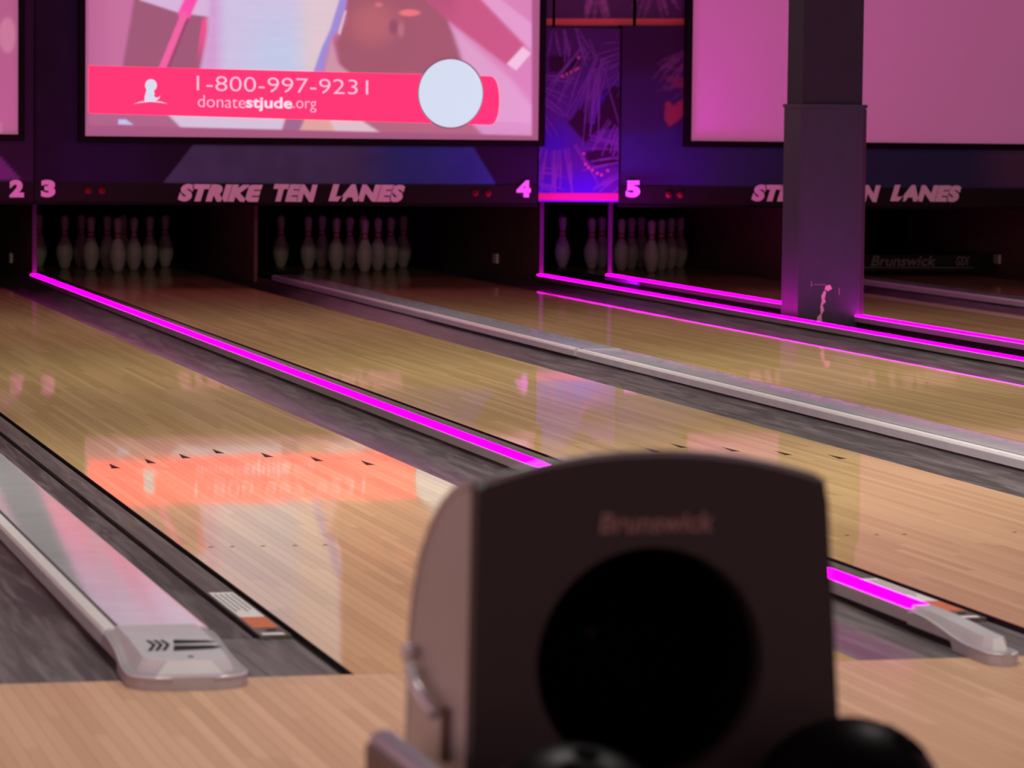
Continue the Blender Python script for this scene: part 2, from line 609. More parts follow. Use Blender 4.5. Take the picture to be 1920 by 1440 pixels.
def end_cap(parent, cx, hw, y_in, y_out, spine, name='end_cap'):
    """Moulded nose of a divider: a flange that sweeps down in an S and a raised spine with a blunt front."""
    L = y_in - y_out
    rings, spn = [], []
    rc = min(hw, 0.075)
    for i in range(41):
        s = i / 40
        y = y_in - s * L
        zf = 0.050 - 0.024 * smooth01((s - 0.12) / 0.62)
        d = y - y_out
        wd = hw if d > rc else hw - rc + math.sqrt(max(1e-6, rc * rc - (rc - d) ** 2))
        wd = max(wd, hw * 0.35) * (1 + 0.06 * smooth01((s - 0.35) / 0.4))
        c = 0.006
        z0 = -0.012 if y > 0.0 else 0.0005
        z0 = 0.020 if y > 0.10 else (0.0005 if y > -0.02 else 0.0005)
        rings.append([(cx - wd, y, z0), (cx - wd, y, zf - c), (cx - wd + c, y, zf), (cx + wd - c, y, zf), (cx + wd, y, zf - c), (cx + wd, y, z0)])
    o = MB().loft(rings).build(name, 'alu', parent, smooth=True)
    # spine
    y_sp = y_out + 0.052
    for i in range(33):
        s = i / 32
        y = y_in - s * (y_in - y_sp)
        zt = 0.061 - 0.010 * smooth01((s - 0.25) / 0.75)
        d = y - y_sp
        ws = spine
        rc2 = min(spine, 0.05)
        if d < rc2:
            ws = spine - rc2 + math.sqrt(max(1e-6, rc2 * rc2 - (rc2 - d) ** 2))
        ws = max(ws, spine * 0.5)
        sk = 0.016 if hw > 0.08 else 0.008
        spn.append([(cx - ws - sk, y, 0.022), (cx - ws - sk * 0.55, y, zt - 0.012), (cx - ws, y, zt), (cx + ws, y, zt), (cx + ws + sk * 0.55, y, zt - 0.012), (cx + ws + sk, y, 0.022)])
    n = len(spn)
    spn.append([(cx - q * 0.95 * spine, y_sp - 0.014, 0.022) for q in (1, 0.95, 0.9, -0.9, -0.95, -1)])
    MB().loft(spn).build('spine', 'capend', o, smooth=True)
    # bright flange edge
    for sgn in (-1, 1):
        MB().tube([(cx + sgn * (abs(r_[1][0] - cx) - 0.002), r_[1][1], r_[2][2] - 0.002) for r_ in rings[2:]], 0.0032, 6).build('flange_edge', 'cap_edge', o, smooth='all')
    return o


def wide_divider(key, label, joints):
    x0, x1 = CAPX[key]
    t = thing('lane_divider', label, 'divider', ((x0 + x1) / 2, 0, 0), 'wide grey dividers')
    hw = (x1 - x0) / 2
    for i, (y0, y1) in enumerate(zip(joints[:-1], joints[1:])):
        dx = [0, -0.010, -0.002, 0.0][i % 4]
        dz = [0, 0.003, 0.0, 0.0][i % 4]
        prof = [(-hw, 0.020), (-hw, 0.046), (-hw + 0.006, ZC - 0.001), (-hw + 0.016, ZC), (-hw + 0.030, ZC), (-hw + 0.031, ZC - 0.006),
                (-hw + 0.039, ZC - 0.006), (-hw + 0.040, ZC), (hw - 0.012, ZC), (hw - 0.004, ZC - 0.002), (hw, 0.046), (hw, 0.020)]
        s = MB().loft([[(x + dx, y, z + dz) for x, z in prof] for y in (y0 + 0.002, y1 - 0.002)]).build('capping', 'cap', t, smooth=True)
        MB().box(-hw + 0.031 + dx, -hw + 0.040 + dx, y0 + 0.002, y1 - 0.002, ZC - 0.006 + dz, ZC + 0.0002 + dz).build('groove', 'groove', s)
        MB().loft([[(x_ + dx, y_, z_ + dz) for x_, z_ in ((-hw + 0.001, 0.047), (-hw + 0.0055, ZC), (-hw + 0.014, ZC + 0.0015), (-hw + 0.030, ZC + 0.0006), (-hw + 0.030, ZC - 0.004))] for y_ in (y0 + 0.003, y1 - 0.003)]).build('bright_edge', 'cap_light', s, smooth=True)
    MB().box(-hw + 0.022, hw - 0.022, 0.02, joints[-1], -0.15, 0.021).build('base', 'black', t)
    e = end_cap(t, 0, hw, joints[0], -0.150, hw - 0.030)
    # printed chevron mark on the end cap
    ys_ = -0.150 + 0.052

    def zt(y):
        return 0.0618 - 0.010 * smooth01(((joints[0] - y) / (joints[0] - ys_) - 0.25) / 0.75)

    def flat(pts):
        return [(a, c_, zt(c_)) for a, c_ in pts]
    for k in range(3):
        xx = -0.052 + k * 0.014
        MB().add(flat([(xx, 0.125), (xx + 0.008, 0.125), (xx + 0.014, 0.075), (xx - 0.004, 0.015), (xx - 0.012, 0.015), (xx + 0.006, 0.075)]),
                 [(0, 1, 2, 5), (5, 2, 3, 4)]).build('chevron', 'black', e)
    MB().add(flat([(0.004, 0.125), (0.070, 0.110), (0.085, 0.088), (-0.002, 0.082)]), [(0, 1, 2, 3)]).build('mark_bar', 'black', e)
    MB().add(flat([(-0.004, 0.066), (0.066, 0.058), (0.090, 0.042), (0.066, 0.022), (-0.014, 0.010)]), [(0, 1, 2, 3, 4)]).build('mark_bar', 'black', e)
    MB().lathe([(0, 0.050), (0.006, 0.050), (0.006, zt(-0.06) + 0.0006), (0, zt(-0.06) + 0.0006)], 10, (0.010, -0.055, 0)).build('screw', 'black', e)
    return t


def led_divider(key, label, y_near):
    x0, x1 = CAPX[key]
    t = thing('lane_divider', label, 'divider', ((x0 + x1) / 2, 0, 0), 'magenta lit dividers')
    hw = (x1 - x0) / 2
    prof = [(-hw, 0.024), (-hw, 0.050), (-hw + 0.003, 0.053), (hw - 0.003, 0.053), (hw, 0.050), (hw, 0.024)]
    MB().loft([[(x, y, z) for x, z in prof] for y in (y_near, YS)]).build('profile', 'alu', t)
    ends = [y_near + 0.006, 4.55, 8.6, 12.6, YS]
    for q0, q1 in zip(ends[:-1], ends[1:]):
        r_ = [[(x, y, z) for x, z in ((-hw + 0.004, 0.053), (-hw + 0.005, 0.057), (-hw + 0.008, 0.0585), (hw - 0.008, 0.0585), (hw - 0.005, 0.057), (hw - 0.004, 0.053))] for y in (q0, q1 - 0.004)]
        MB().loft(r_).build('led_strip', 'led', t)
    MB().box(-hw + 0.014, hw - 0.014, 0.02, YS, -0.15, 0.026).build('base', 'black', t)
    end_cap(t, 0, hw, y_near, -0.135, hw - 0.012)
    return t


wide_divider('12', 'wide grey divider with rounded silver end and black chevrons in the left foreground', [0.33, 5.2, 9.6, 13.2, YS])
wide_divider('34', 'wide grey divider with stepped joints between lanes 3 and 4', [0.33, 8.95, 12.08, YS])
wide_divider('56', 'dim grey divider at the far right between the last two lanes', [0.33, 8.0, 12.6, YS])
led_divider('23', 'longest magenta lit divider crossing the middle, with a curved silver nose', 0.36)
led_divider('4', 'magenta lit divider passing just in front of the dark pillar', 0.36)
led_divider('5', 'furthest magenta lit divider, passing behind the dark pillar', 0.36)

# ------------------------------------------------------------------ pins
PROF = [(0.0, 0.0), (1.0, 0.0), (1.415, 0.75), (1.955, 2.25), (2.255, 3.375), (2.383, 4.5), (2.28, 5.875), (1.85, 7.25), (1.235, 8.625), (0.985, 9.375),
        (0.90, 10.0), (0.935, 10.875), (1.045, 11.75), (1.205, 12.625), (1.273, 13.5), (1.18, 14.2), (0.85, 14.72), (0.45, 14.94), (0.0, 15.0)]
IN = 0.0254


def rad(h):
    hs = [q[1] for q in PROF[1:]]
    return np.interp(h, hs, [q[0] for q in PROF[1:]])


pb = MB().lathe([(max(r, 1e-4) * IN, z * IN) for r, z in PROF], 24).build('pin_body', 'pin', None, smooth='all')
pin_me = pb.data
bpy.data.objects.remove(pb)
stripes = []
for h in (9.15, 10.35):
    s = MB().lathe([((rad(h) + 0.012) * IN, h * IN), ((rad(h + 0.25) + 0.02) * IN, (h + 0.25) * IN), ((rad(h + 0.5) + 0.012) * IN, (h + 0.5) * IN)], 20).build('neck_stripe', 'red', None, smooth='all')
    stripes.append(s.data)
    bpy.data.objects.remove(s)
SPOT = {1: (0, 0), 2: (-1, 1), 3: (1, 1), 4: (-2, 2), 5: (0, 2), 6: (2, 2), 7: (-3, 3), 8: (-1, 3), 9: (1, 3), 10: (3, 3)}
PNAME = {1: 'front pin', 2: 'second row, left pin', 3: 'second row, right pin', 4: 'third row, left pin', 5: 'third row, middle pin', 6: 'third row, right pin',
         7: 'back row, outermost left pin', 8: 'back row, inner left pin', 9: 'back row, inner right pin', 10: 'back row, outermost right pin'}
TRI = {3: 'leftmost', 4: 'middle', 5: 'rightmost'}
for n in (3, 4, 5):
    for k, (a, c) in SPOT.items():
        t = thing('bowling_pin', f'white bowling pin, {PNAME[k]} of the {TRI[n]} triangle of pins', 'bowling pin',
                  (LANE[n] + LW / 2 + a * 0.1524, 18.288 + c * 0.26396, 0.0), f'pins standing on lane {n}')
        o = bpy.data.objects.new('pin_body', pin_me)
        COL.objects.link(o)
        o.parent = t
        for sm in stripes:
            o = bpy.data.objects.new('neck_stripe', sm)
            COL.objects.link(o)
            o.parent = t

# ------------------------------------------------------------------ pin deck side walls
for x, y0, lab, sens in ((1.328, YS, 'dark side wall left of the lane 3 pins, edged by a thin lit post', True),
                         (2.86, 17.0, 'brown side wall between the pins of lane 3 and lane 4', False),
                         (4.73, YS, 'brown side wall right of the lane 4 pins with a small white sensor', True),
                         (6.62, 17.0, 'dark side wall right of the lane 5 pins, behind the pillar', False),
                         (8.50, 16.9, 'dark side wall at the right end of the sweep bar', True)):
    t = thing('side_wall', lab, 'side wall', (x, y0, 0), 'side walls of the pin decks')
    MB().box(-0.012, 0.012, 0.02, 19.7 - y0, -0.1, 0.62).build('panel', 'kick', t)
    if y0 == YS:
        MB().box(-0.014, 0.014, -0.004, 0.02, 0.057, 0.56).build('post', 'post', t)
    if sens:
        s = MB().box(-0.030, -0.012, 17.74 - y0, 17.84 - y0, 0.085, 0.15).build('sensor', 'sensor', t)
        s['label'] = 'small white sensor box'
t = thing('side_post', 'thin lit post at the far end of the furthest magenta strip', 'post', (5.209, YS, 0))
MB().box(-0.014, 0.014, -0.004, 0.02, 0.057, 0.56).build('post', 'post', t)
MB().box(-0.02, 0.02, -0.006, 0.022, 0.54, 0.565).build('bracket', 'post', t)

# lowered sweep bar on the far right lane
YW = 17.6
t = thing('sweep_bar', 'dark sweep bar with pale maker lettering lowered across the far right lane', 'sweep bar', (7.76, YW, 0))
x0, x1 = 7.30, 8.28
MB().box(x0 - 7.76, x1 - 7.76, 0, 0.05, 0.035, 0.155).build('bar', 'board', t)
M['greylet'] = plain('dull_grey_letters', (0.13, 0.11, 0.11), 0.6)
MB().box(x0 - 7.76, 8.22 - 7.76, -0.004, 0.0, 0.060, 0.066).build('bright_line', 'greylet', t)
a0, a1 = at(1632, 499, YW), at(1755, 499, YW)
lettering('lettering', 'Brunswick', 'greylet', t, (a0[0] - 7.76, a0[1]), (a1[0] - 7.76, a1[1]), 0.075, -0.001, 0.02, 0.25)
a0, a1 = at(1792, 498, YW), at(1818, 498, YW)
lettering('lettering', 'GSX', 'greylet', t, (a0[0] - 7.76, a0[1]), (a1[0] - 7.76, a1[1]), 0.068, -0.001, 0.02, 0.3, split=True)
for x in (x0 - 7.76, x1 - 7.76 - 0.03):
    MB().box(x, x + 0.03, 0.01, 0.9, 0.12, 0.16).build('arm', 'board', t)


# ------------------------------------------------------------------ printed surfaces
def print_grid(name, x0, x1, z0, z1, Y, nx, nz, fn, mat, parent, thick=0.02):
    """Panel with a thick body; its front is a fine grid carrying the print colours fn(x, z) -> linear rgb."""
    xs, zs = np.linspace(x0, x1, nx + 1), np.linspace(z0, z1, nz + 1)
    X, Z = np.meshgrid(xs, zs)
    v = np.stack([X.ravel(), np.full(X.size, Y), Z.ravel()], 1)
    i = np.arange(nz)[:, None] * (nx + 1) + np.arange(nx)[None]
    i = i.ravel()
    f = np.stack([i, i + 1, i + nx + 2, i + nx + 1], 1)
    rgb = fn(X.ravel(), Z.ravel())
    n0 = len(v)
    vb = [(x0, Y, z0), (x1, Y, z0), (x1, Y, z1), (x0, Y, z1), (x0, Y + thick, z0), (x1, Y + thick, z0), (x1, Y + thick, z1), (x0, Y + thick, z1)]
    fb = [(0, 4, 5, 1), (1, 5, 6, 2), (2, 6, 7, 3), (3, 7, 4, 0), (4, 7, 6, 5)]
    me = bpy.data.meshes.new(name)
    me.from_pydata([tuple(q) for q in v] + vb, [], [tuple(int(k) for k in q) for q in f] + [tuple(n0 + k for k in q) for q in fb])
    at_ = me.color_attributes.new('print', 'FLOAT_COLOR', 'POINT')
    full = np.ones((n0 + 8, 4), np.float32)
    full[:n0, :3] = np.clip(rgb, 0, 1)
    full[n0:, :3] = 0.01
    at_.data.foreach_set('color', full.ravel())
    return mk(name, me, mat, parent)


# conversion of wall metres to the measuring grid of the photograph (only for laying out the print on the real wall plane)
def to_px(Y):
    ax, az = at(200, 100, Y)
    bx, bz = at(1800, 100, Y)
    cx, cz = at(200, 300, Y)

    def g(x, z):
        d0, d1, d2 = x - CAM[0], Y - CAM[1], z - CAM[2]
        zz = d0 * _f[0] + d1 * _f[1] + d2 * _f[2]
        u = 960 + FPX * (d0 * _r[0] + d1 * _r[1] + d2 * _r[2]) / zz
        v = 720 - FPX * (d0 * _u[0] + d1 * _u[1] + d2 * _u[2]) / zz
        return u, v
    return g


def mixc(c, col, a):
    a = np.clip(a, 0, 1)[:, None]
    return c * (1 - a) + np.asarray(col)[None] * a


def ss(e0, e1, x):
    t = np.clip((x - e0) / (e1 - e0), 0, 1)
    return t * t * (3 - 2 * t)


def seg(u, v, a, b):
    ax, ay = a
    bx, by = b
    dx, dy = bx - ax, by - ay
    t = np.clip(((u - ax) * dx + (v - ay) * dy) / (dx * dx + dy * dy + 1e-9), 0, 1)
    return np.hypot(u - ax - t * dx, v - ay - t * dy), t


def inpoly(u, v, pts, soft=3.0):
    """Soft mask of a polygon."""
    ins = np.zeros(u.shape, bool)
    dist = np.full(u.shape, 1e9)
    n = len(pts)
    for i in range(n):
        (x0, y0), (x1, y1) = pts[i], pts[(i + 1) % n]
        d, _ = seg(u, v, (x0, y0), (x1, y1))
        dist = np.minimum(dist, d)
        if y0 != y1:
            c = ((y0 > v) != (y1 > v)) & (u < (x1 - x0) * (v - y0) / (y1 - y0) + x0)
            ins ^= c
    sd = np.where(ins, dist, -dist)
    return ss(-soft, soft, sd)


def vnoise(u, v, s, seed=0):
    r = np.random.default_rng(seed).random((64, 64))
    x, y = u / s, v / s
    i, j = np.floor(x).astype(int), np.floor(y).astype(int)
    fx, fy = x - i, y - j
    fx, fy = fx * fx * (3 - 2 * fx), fy * fy * (3 - 2 * fy)
    g = lambda a, b_: r[a % 64, b_ % 64]
    return (g(i, j) * (1 - fx) + g(i + 1, j) * fx) * (1 - fy) + (g(i, j + 1) * (1 - fx) + g(i + 1, j + 1) * fx) * fy


def picture_lane34(x, z):
    u, v = to_px(YM - 0.05)(x, z)
    c = np.tile(lin((196, 112, 158)), (len(u), 1))
    c = mixc(c, lin((172, 84, 132)), ss(300, 200, v) * ss(230, 160, u) * 0.5)
    # upper part of the picture (above the frame): pale cloth, peach skin, pink wall
    c = mixc(c, lin((226, 172, 190)), ss(0, -60, v))
    c = mixc(c, lin((206, 176, 222)), ss(0, -60, v) * ss(430, 360, u))
    # dim box on the left and pale sheet above it
    c = mixc(c, lin((150, 84, 112)), inpoly(u, v, [(253, -10), (400, 30), (372, 135), (228, 135)], 5))
    c = mixc(c, lin((216, 186, 224)), inpoly(u, v, [(245, -200), (420, -200), (395, 32), (335, 24), (262, 0)], 3))
    d, t_ = seg(u, v, (362, -10), (346, 26))
    c = mixc(c, lin((255, 70, 175)), ss(16, 8, d))
    d, t_ = seg(u, v, (345, 28), (304, 128))
    c = mixc(c, lin((245, 95, 165)), ss(9, 4, d))
    d, t_ = seg(u, v, (352, 36), (316, 128))
    c = mixc(c, lin((150, 40, 90)), ss(4, 1, d) * 0.7)
    c = mixc(c, lin((240, 72, 140)), ss(376, 380, u + (v - 40) * 0.13) * ss(404, 386, u + (v - 40) * 0.13) * ss(28, 40, v) * ss(130, 60, v))
    # white cloth
    cl = inpoly(u, v, [(392, -240), (660, -240), (638, 5), (588, 140), (378, 140), (392, 60)], 9)
    c = mixc(c, lin((204, 200, 232)), cl)
    c = mixc(c, lin((186, 212, 240)), cl * ss(430, 520, u) * ss(-20, 120, v) * 0.8)
    c = mixc(c, lin((222, 205, 212)), cl * ss(540, 590, u))
    c = mixc(c, lin((210, 160, 215)), cl * ss(430, 395, u))
    c *= (1 + 0.05 * (vnoise(u, v * 6, 40, 3) - 0.5) * cl)[:, None]
    # head
    c = mixc(c, lin((152, 84, 96)), inpoly(u, v, [(650, -240), (800, -240), (830, 0), (856, 60), (868, 110), (850, 140), (640, 140), (628, 80), (648, 40)], 8))
    c = mixc(c, lin((178, 98, 100)), ss(60, 10, np.hypot((u - 700) * 0.9, v - 45)))
    c = mixc(c, lin((236, 120, 118)), ss(1.1, 0.5, np.hypot((u - 768) / 24, (v - 24) / 8)))
    c = mixc(c, lin((220, 120, 118)), ss(1.2, 0.3, np.hypot((u - 710) / 9, (v - 9) / 6)) * 0.8)
    c = mixc(c, lin((120, 64, 82)), ss(1.2, 0.4, np.hypot((u - 738) / 11, (v - 50) / 17)) * 0.7)
    c = mixc(c, lin((196, 122, 130)), ss(1.2, 0.3, np.hypot((u - 752) / 8, (v - 56) / 18)) * 0.6)
    c = mixc(c, lin((150, 140, 218)), inpoly(u, v, [(638, -6), (652, -6), (640, 50), (622, 70), (604, 140), (586, 140), (604, 88), (620, 55)], 3))
    c = mixc(c, lin((225, 190, 200)), inpoly(u, v, [(646, 20), (650, 20), (638, 66), (633, 62)], 2))
    c = mixc(c, lin((205, 150, 168)), inpoly(u, v, [(622, 75), (634, 120), (660, 140), (606, 140)], 5))
    # pale clothing and arm on the right
    rb = inpoly(u, v, [(800, -240), (1100, -240), (1100, 300), (860, 300), (872, 100), (838, 30)], 8)
    c = mixc(c, lin((214, 132, 182)), rb)
    c = mixc(c, lin((222, 165, 205)), inpoly(u, v, [(844, 44), (960, 150), (1000, 200), (1000, 252), (960, 250), (880, 236), (866, 110)], 8) * 0.9)
    c = mixc(c, lin((226, 160, 205)), inpoly(u, v, [(896, -8), (930, -8), (1002, 48), (1002, 100)], 4))
    arm = inpoly(u, v, [(808, -240), (880, -240), (898, -4), (982, 84), (952, 124), (842, 40), (800, 0)], 5)
    c = mixc(c, lin((196, 84, 122)), arm)
    c = mixc(c, lin((172, 76, 110)), arm * ss(60, -5, v) * ss(880, 830, u) * 0.8)
    c = mixc(c, lin((240, 200, 226)), inpoly(u, v, [(980, 88), (996, 100), (968, 132), (950, 120)], 3))
    # strip of the picture under the banner
    lo = ss(205, 212, v - (u - 166) * 0.0265 + 0)
    low = np.tile(lin((168, 98, 132)), (len(u), 1))
    low = mixc(low, lin((214, 200, 224)), inpoly(u, v, [(305, 205), (540, 205), (528, 245), (340, 240)], 4))
    low = mixc(low, lin((150, 104, 140)), inpoly(u, v, [(552, 205), (600, 205), (560, 246), (532, 244)], 4))
    low = mixc(low, lin((226, 168, 160)), inpoly(u, v, [(575, 215), (650, 215), (640, 250), (560, 248)], 4))
    low = mixc(low, lin((226, 196, 206)), inpoly(u, v, [(612, 214), (660, 214), (715, 250), (630, 250)], 4))
    low = mixc(low, lin((176, 100, 122)), inpoly(u, v, [(655, 205), (880, 205), (905, 262), (720, 250)], 5))
    low = mixc(low, lin((214, 150, 196)), inpoly(u, v, [(860, 205), (1005, 190), (1005, 270), (910, 258)], 5))
    low = mixc(low, lin((190, 200, 250)), inpoly(u, v, [(222, 224), (236, 224), (250, 234), (222, 233)], 2))
    c = np.where((lo > 0.5)[:, None], low, c)
    # dim margin round the projected picture, glowing in place of room light
    e = np.maximum(np.maximum(ss(168, 164, u), ss(994, 1000, u)), ss(-2, 3, v - (234 + (u - 159) * 0.0235)))
    c = mixc(c, lin((160, 84, 124)), e)
    return c * 0.88


def blank_screen(x, z):
    u, v = to_px(YM - 0.05)(x, z)
    c = np.tile(lin((96, 40, 80)), (len(u), 1))  # even pink glow in place of room light on the cloth
    return c * (0.97 + 0.06 * vnoise(u, v, 160, 5))[:, None]


def picture_left(x, z):
    u, v = to_px(YM - 0.05)(x, z)
    c = np.tile(lin((158, 82, 128)), (len(u), 1))
    c = mixc(c, lin((205, 140, 165)), ss(1.15, 0.8, np.hypot((u - 14) / 16, (v - 66) / 34)))
    c = mixc(c, lin((190, 120, 150)), ss(1.15, 0.8, np.hypot((u - 0) / 6, (v - 240) / 12)))
    c = mixc(c, lin((210, 150, 180)), ss(0, -80, v) * 0.6)
    return c * 0.45


def fronds(u, v, c, items, col):
    for (a, b_, wd, k) in items:
        d, t_ = seg(u, v, a, b_)
        c = mixc(c, col, ss(wd * 1.5, wd * 0.5, d) * k)
    return c


def fan(cx, cy, a0, a1, n, r0, r1, wd, k=0.8, jit=0.1, seed=0):
    r = random.Random(seed)
    out = []
    for i in range(n):
        a = math.radians(a0 + (a1 - a0) * i / max(1, n - 1) + r.uniform(-3, 3))
        R = r1 * (1 + r.uniform(-jit, jit))
        bend = r.uniform(-0.16, 0.16) + 0.22 * math.cos(a)
        kk = k * r.uniform(0.55, 1)
        p = [(cx + q * math.cos(a + bend * (q / R)), cy + q * math.sin(a + bend * (q / R))) for q in (r0, r0 + (R - r0) * 0.35, r0 + (R - r0) * 0.7, R)]
        for i_ in range(3):
            out.append((p[i_], p[i_ + 1], wd * (1.0, 1.15, 0.8)[i_], kk * (0.75, 1.0, 0.8)[i_]))
    return out


BL, DK, LV, PK = np.array((0.09, 0.04, 0.62)), np.array((0.05, 0.02, 0.055)), np.array((0.27, 0.16, 0.50)), np.array((0.95, 0.10, 0.26))


def palm_print(x, z):
    u, v = to_px(YM)(x, z)
    c = np.tile(np.array((0.13, 0.06, 0.36)), (len(u), 1))
    c = mixc(c, BL, ss(60, 8, np.hypot((u - 1030) * 0.8, v - 265)))
    c = mixc(c, BL * 1.0, ss(300, 345, v) * ss(1150, 1100, u))
    c = mixc(c, np.array((0.11, 0.05, 0.20)), ss(180, 90, v))  # top of the print darkened to stand in for light fading upwards
    c = mixc(c, DK, inpoly(u, v, [(1065, 230), (1098, 190), (1150, 160), (1164, 165), (1164, 240), (1120, 245), (1098, 268)], 4))
    c = mixc(c, BL * 0.9, inpoly(u, v, [(1108, 190), (1142, 170), (1122, 205), (1108, 240)], 5))
    c = mixc(c, DK, inpoly(u, v, [(1030, 105), (1080, 102), (1090, 118), (1060, 138), (1030, 134)], 5))
    c = mixc(c, DK, inpoly(u, v, [(1100, 285), (1150, 270), (1162, 280), (1160, 310), (1118, 312), (1098, 298)], 5))
    it = []
    it += fan(1160, 15, 102, 138, 15, 100, 205, 1.7, 0.9, 0.12, 1)
    it += fan(1118, 40, 80, 101, 8, 90, 215, 1.6, 0.9, 0.12, 2)
    it += fan(1042, 215, 55, 116, 14, 68, 150, 1.6, 1.0, 0.08, 3)
    it += fan(1245, 300, 160, 205, 11, 84, 146, 1.8, 0.85, 0.1, 4)
    it += fan(1040, -25, 55, 108, 9, 85, 138, 2.4, 0.75, 0.08, 5)
    it += fan(935, 150, -14, 34, 12, 76, 136, 1.6, 0.75, 0.15, 6)
    it += fan(1200, 165, 103, 142, 9, 84, 142, 2.2, 0.85, 0.08, 8)
    it += fan(1240, 90, 150, 196, 10, 78, 128, 1.5, 0.6, 0.15, 9)
    it += fan(1080, 20, 60, 110, 8, 60, 100, 1.6, 0.5, 0.1, 12)
    it += fan(935, 330, -20, 20, 9, 76, 120, 1.5, 0.7, 0.15, 10)
    c = fronds(u, v, c, it, LV)
    for px, py in ((1085, 108), (1084, 128), (1079, 131), (1071, 135), (1063, 139), (1055, 143), (1095, 288), (1098, 308), (1104, 314), (1111, 319), (1120, 325), (1128, 328), (1140, 320)):
        c = mixc(c, np.array((0.9, 0.30, 0.28)), ss(3.8, 1.8, np.hypot(u - px, v - py)))
    w_ = v + (u - 1085) * -0.004
    c = mixc(c, PK, ss(361, 364, w_) * ss(376, 373.5, w_))
    c = mixc(c, np.array((0.25, 0.12, 0.7)), ss(374, 376, w_))
    c = mixc(c, np.array((0.05, 0.02, 0.1)), ss(1160, 1163.5, u) * ss(400, 380, v) * 0.5)
    return c * 0.5


def upper_print(x, z):
    u, v = to_px(YM + 0.06)(x, z)
    c = np.tile(np.array((0.085, 0.045, 0.13)), (len(u), 1))
    it = fan(1120, -30, 60, 130, 7, 20, 62, 4, 0.7, 0.1, 11) + fan(1230, -40, 40, 140, 9, 20, 70, 3, 0.4, 0.1, 12)
    c = fronds(u, v, c, it, np.array((0.30, 0.16, 0.36)))
    c = mixc(c, np.array((0.85, 0.16, 0.20)), ss(33, 37, v) * ss(49, 46, v))
    return c


def mask_print_34(x, z):
    u, v = to_px(YM)(x, z)
    c = np.tile(np.array((0.032, 0.020, 0.055)), (len(u), 1))
    c = mixc(c, np.array((0.040, 0.026, 0.095)), ss(330, 230, u) * ss(80, 160, u))
    trap = inpoly(u, v, [(362, 272), (888, 276), (930, 346), (305, 344)], 2)
    tc_ = mixc(np.tile(np.array((0.15, 0.22, 0.36)), (len(u), 1)), np.array((0.060, 0.16, 0.48)), ss(640, 760, u))
    c = c * (1 - trap[:, None]) + tc_ * trap[:, None]
    c = c * (0.9 + 0.2 * vnoise(u, v, 25, 9))[:, None]
    return c * 0.62


def mask_print_12(x, z):
    u, v = to_px(YM)(x, z)
    c = np.tile(np.array((0.055, 0.03, 0.08)), (len(u), 1))
    return 0.7 * mixc(c, np.array((0.30, 0.12, 0.45)), inpoly(u, v, [(-500, 290), (2, 295), (40, 338), (-500, 338)], 2))


def mask_print_56(x, z):
    u, v = to_px(YM)(x, z)
    c = np.tile(np.array((0.075, 0.03, 0.12)), (len(u), 1))
    c = mixc(c, np.array((0.085, 0.05, 0.22)), ss(110, 160, v))
    c = mixc(c, np.array((0.075, 0.07, 0.34)), ss(238, 262, v + (u - 1165) * 0.06))
    c = mixc(c, np.array((0.06, 0.03, 0.14)), ss(300, 340, v) * ss(1320, 1200, u))
    trap = inpoly(u, v, [(1345, 276), (2400, 280), (2460, 350), (1318, 350)], 2)
    c = mixc(c, np.array((0.075, 0.085, 0.30)), trap)
    c = mixc(c, np.array((0.24, 0.13, 0.34)), trap * ss(1800, 1920, u))
    it = fan(1310, 85, 130, 165, 8, 30, 95, 3, 0.55, 0.15, 21) + fan(1320, 150, 150, 200, 7, 30, 80, 3, 0.4, 0.15, 22)
    c = fronds(u, v, c, it, np.array((0.30, 0.14, 0.36)))
    c = mixc(c, np.array((0.55, 0.12, 0.18)), inpoly(u, v, [(1248, 192), (1255, 190), (1263, 199), (1272, 190), (1290, 186), (1290, 208), (1270, 228), (1255, 238), (1246, 222)], 3))
    c = mixc(c, np.array((0.45, 0.10, 0.18)), inpoly(u, v, [(1244, 144), (1262, 148), (1290, 146), (1290, 168), (1270, 164)], 4) * 0.7)
    return c * np.array((0.42, 0.55, 0.36))[None]


# ------------------------------------------------------------------ masking units with lane numbers
ZB = 0.536


def masking_unit(label, x0, x1, fn, zt, nums, txt, dots, nx):
    t = thing('masking_unit', label, 'sign board', ((x0 + x1) / 2, YM, ZB), 'masking units over the pins')
    cx = (x0 + x1) / 2
    inv = Matrix.Translation((-cx, -YM, -ZB))

    def fix(o):
        o.data.transform(inv)
        return o
    fix(MB().box(x0, x1, YM - 0.006, YM + 0.05, ZB, 0.664).build('name_board', 'board', t))
    fix(MB().box(x0, x1, YM - 0.014, YM + 0.05, ZB - 0.012, ZB + 0.004).build('lower_lip', 'frame', t))
    fix(MB().box(x0 - 0.004, x0 + 0.004, YM - 0.01, YM + 0.05, ZB, zt).build('edge_trim', 'frame', t))
    fix(print_grid('printed_panel', x0, x1, 0.664, zt, YM, nx, int((zt - 0.664) / 0.011), fn, 'mural', t, 0.05))
    for s, px in nums:
        a0, a1 = at(px - 13.5, 370, YM), at(px + 13.5, 370, YM)
        fix(lettering('lane_number', s, 'letters', t, a0, a1, 0.112, YM - 0.006, 0.065, depth=0.004))
    for s, p0, p1 in txt:
        [fix(o) for o in lettering('lettering', s, 'letters', t, at(p0, 377.5, YM), at(p1, 379, YM), 0.113, YM - 0.006, 0.075, 0.25, 1.05, split=True)]
    for px in dots:
        xx, zz = at(px, 357 + (px - 165) * 0.007, YM)
        l = MB().lathe([(0.0, 0), (0.022, 0), (0.024, 0.006), (0.018, 0.014), (0.0, 0.018)], 16)
        l.v = [(xx + vx, YM - 0.006 - vz, zz + vy) for vx, vy, vz in l.v]
        fix(l.build('indicator_lamp', 'lampred', t, smooth='all'))
    return t


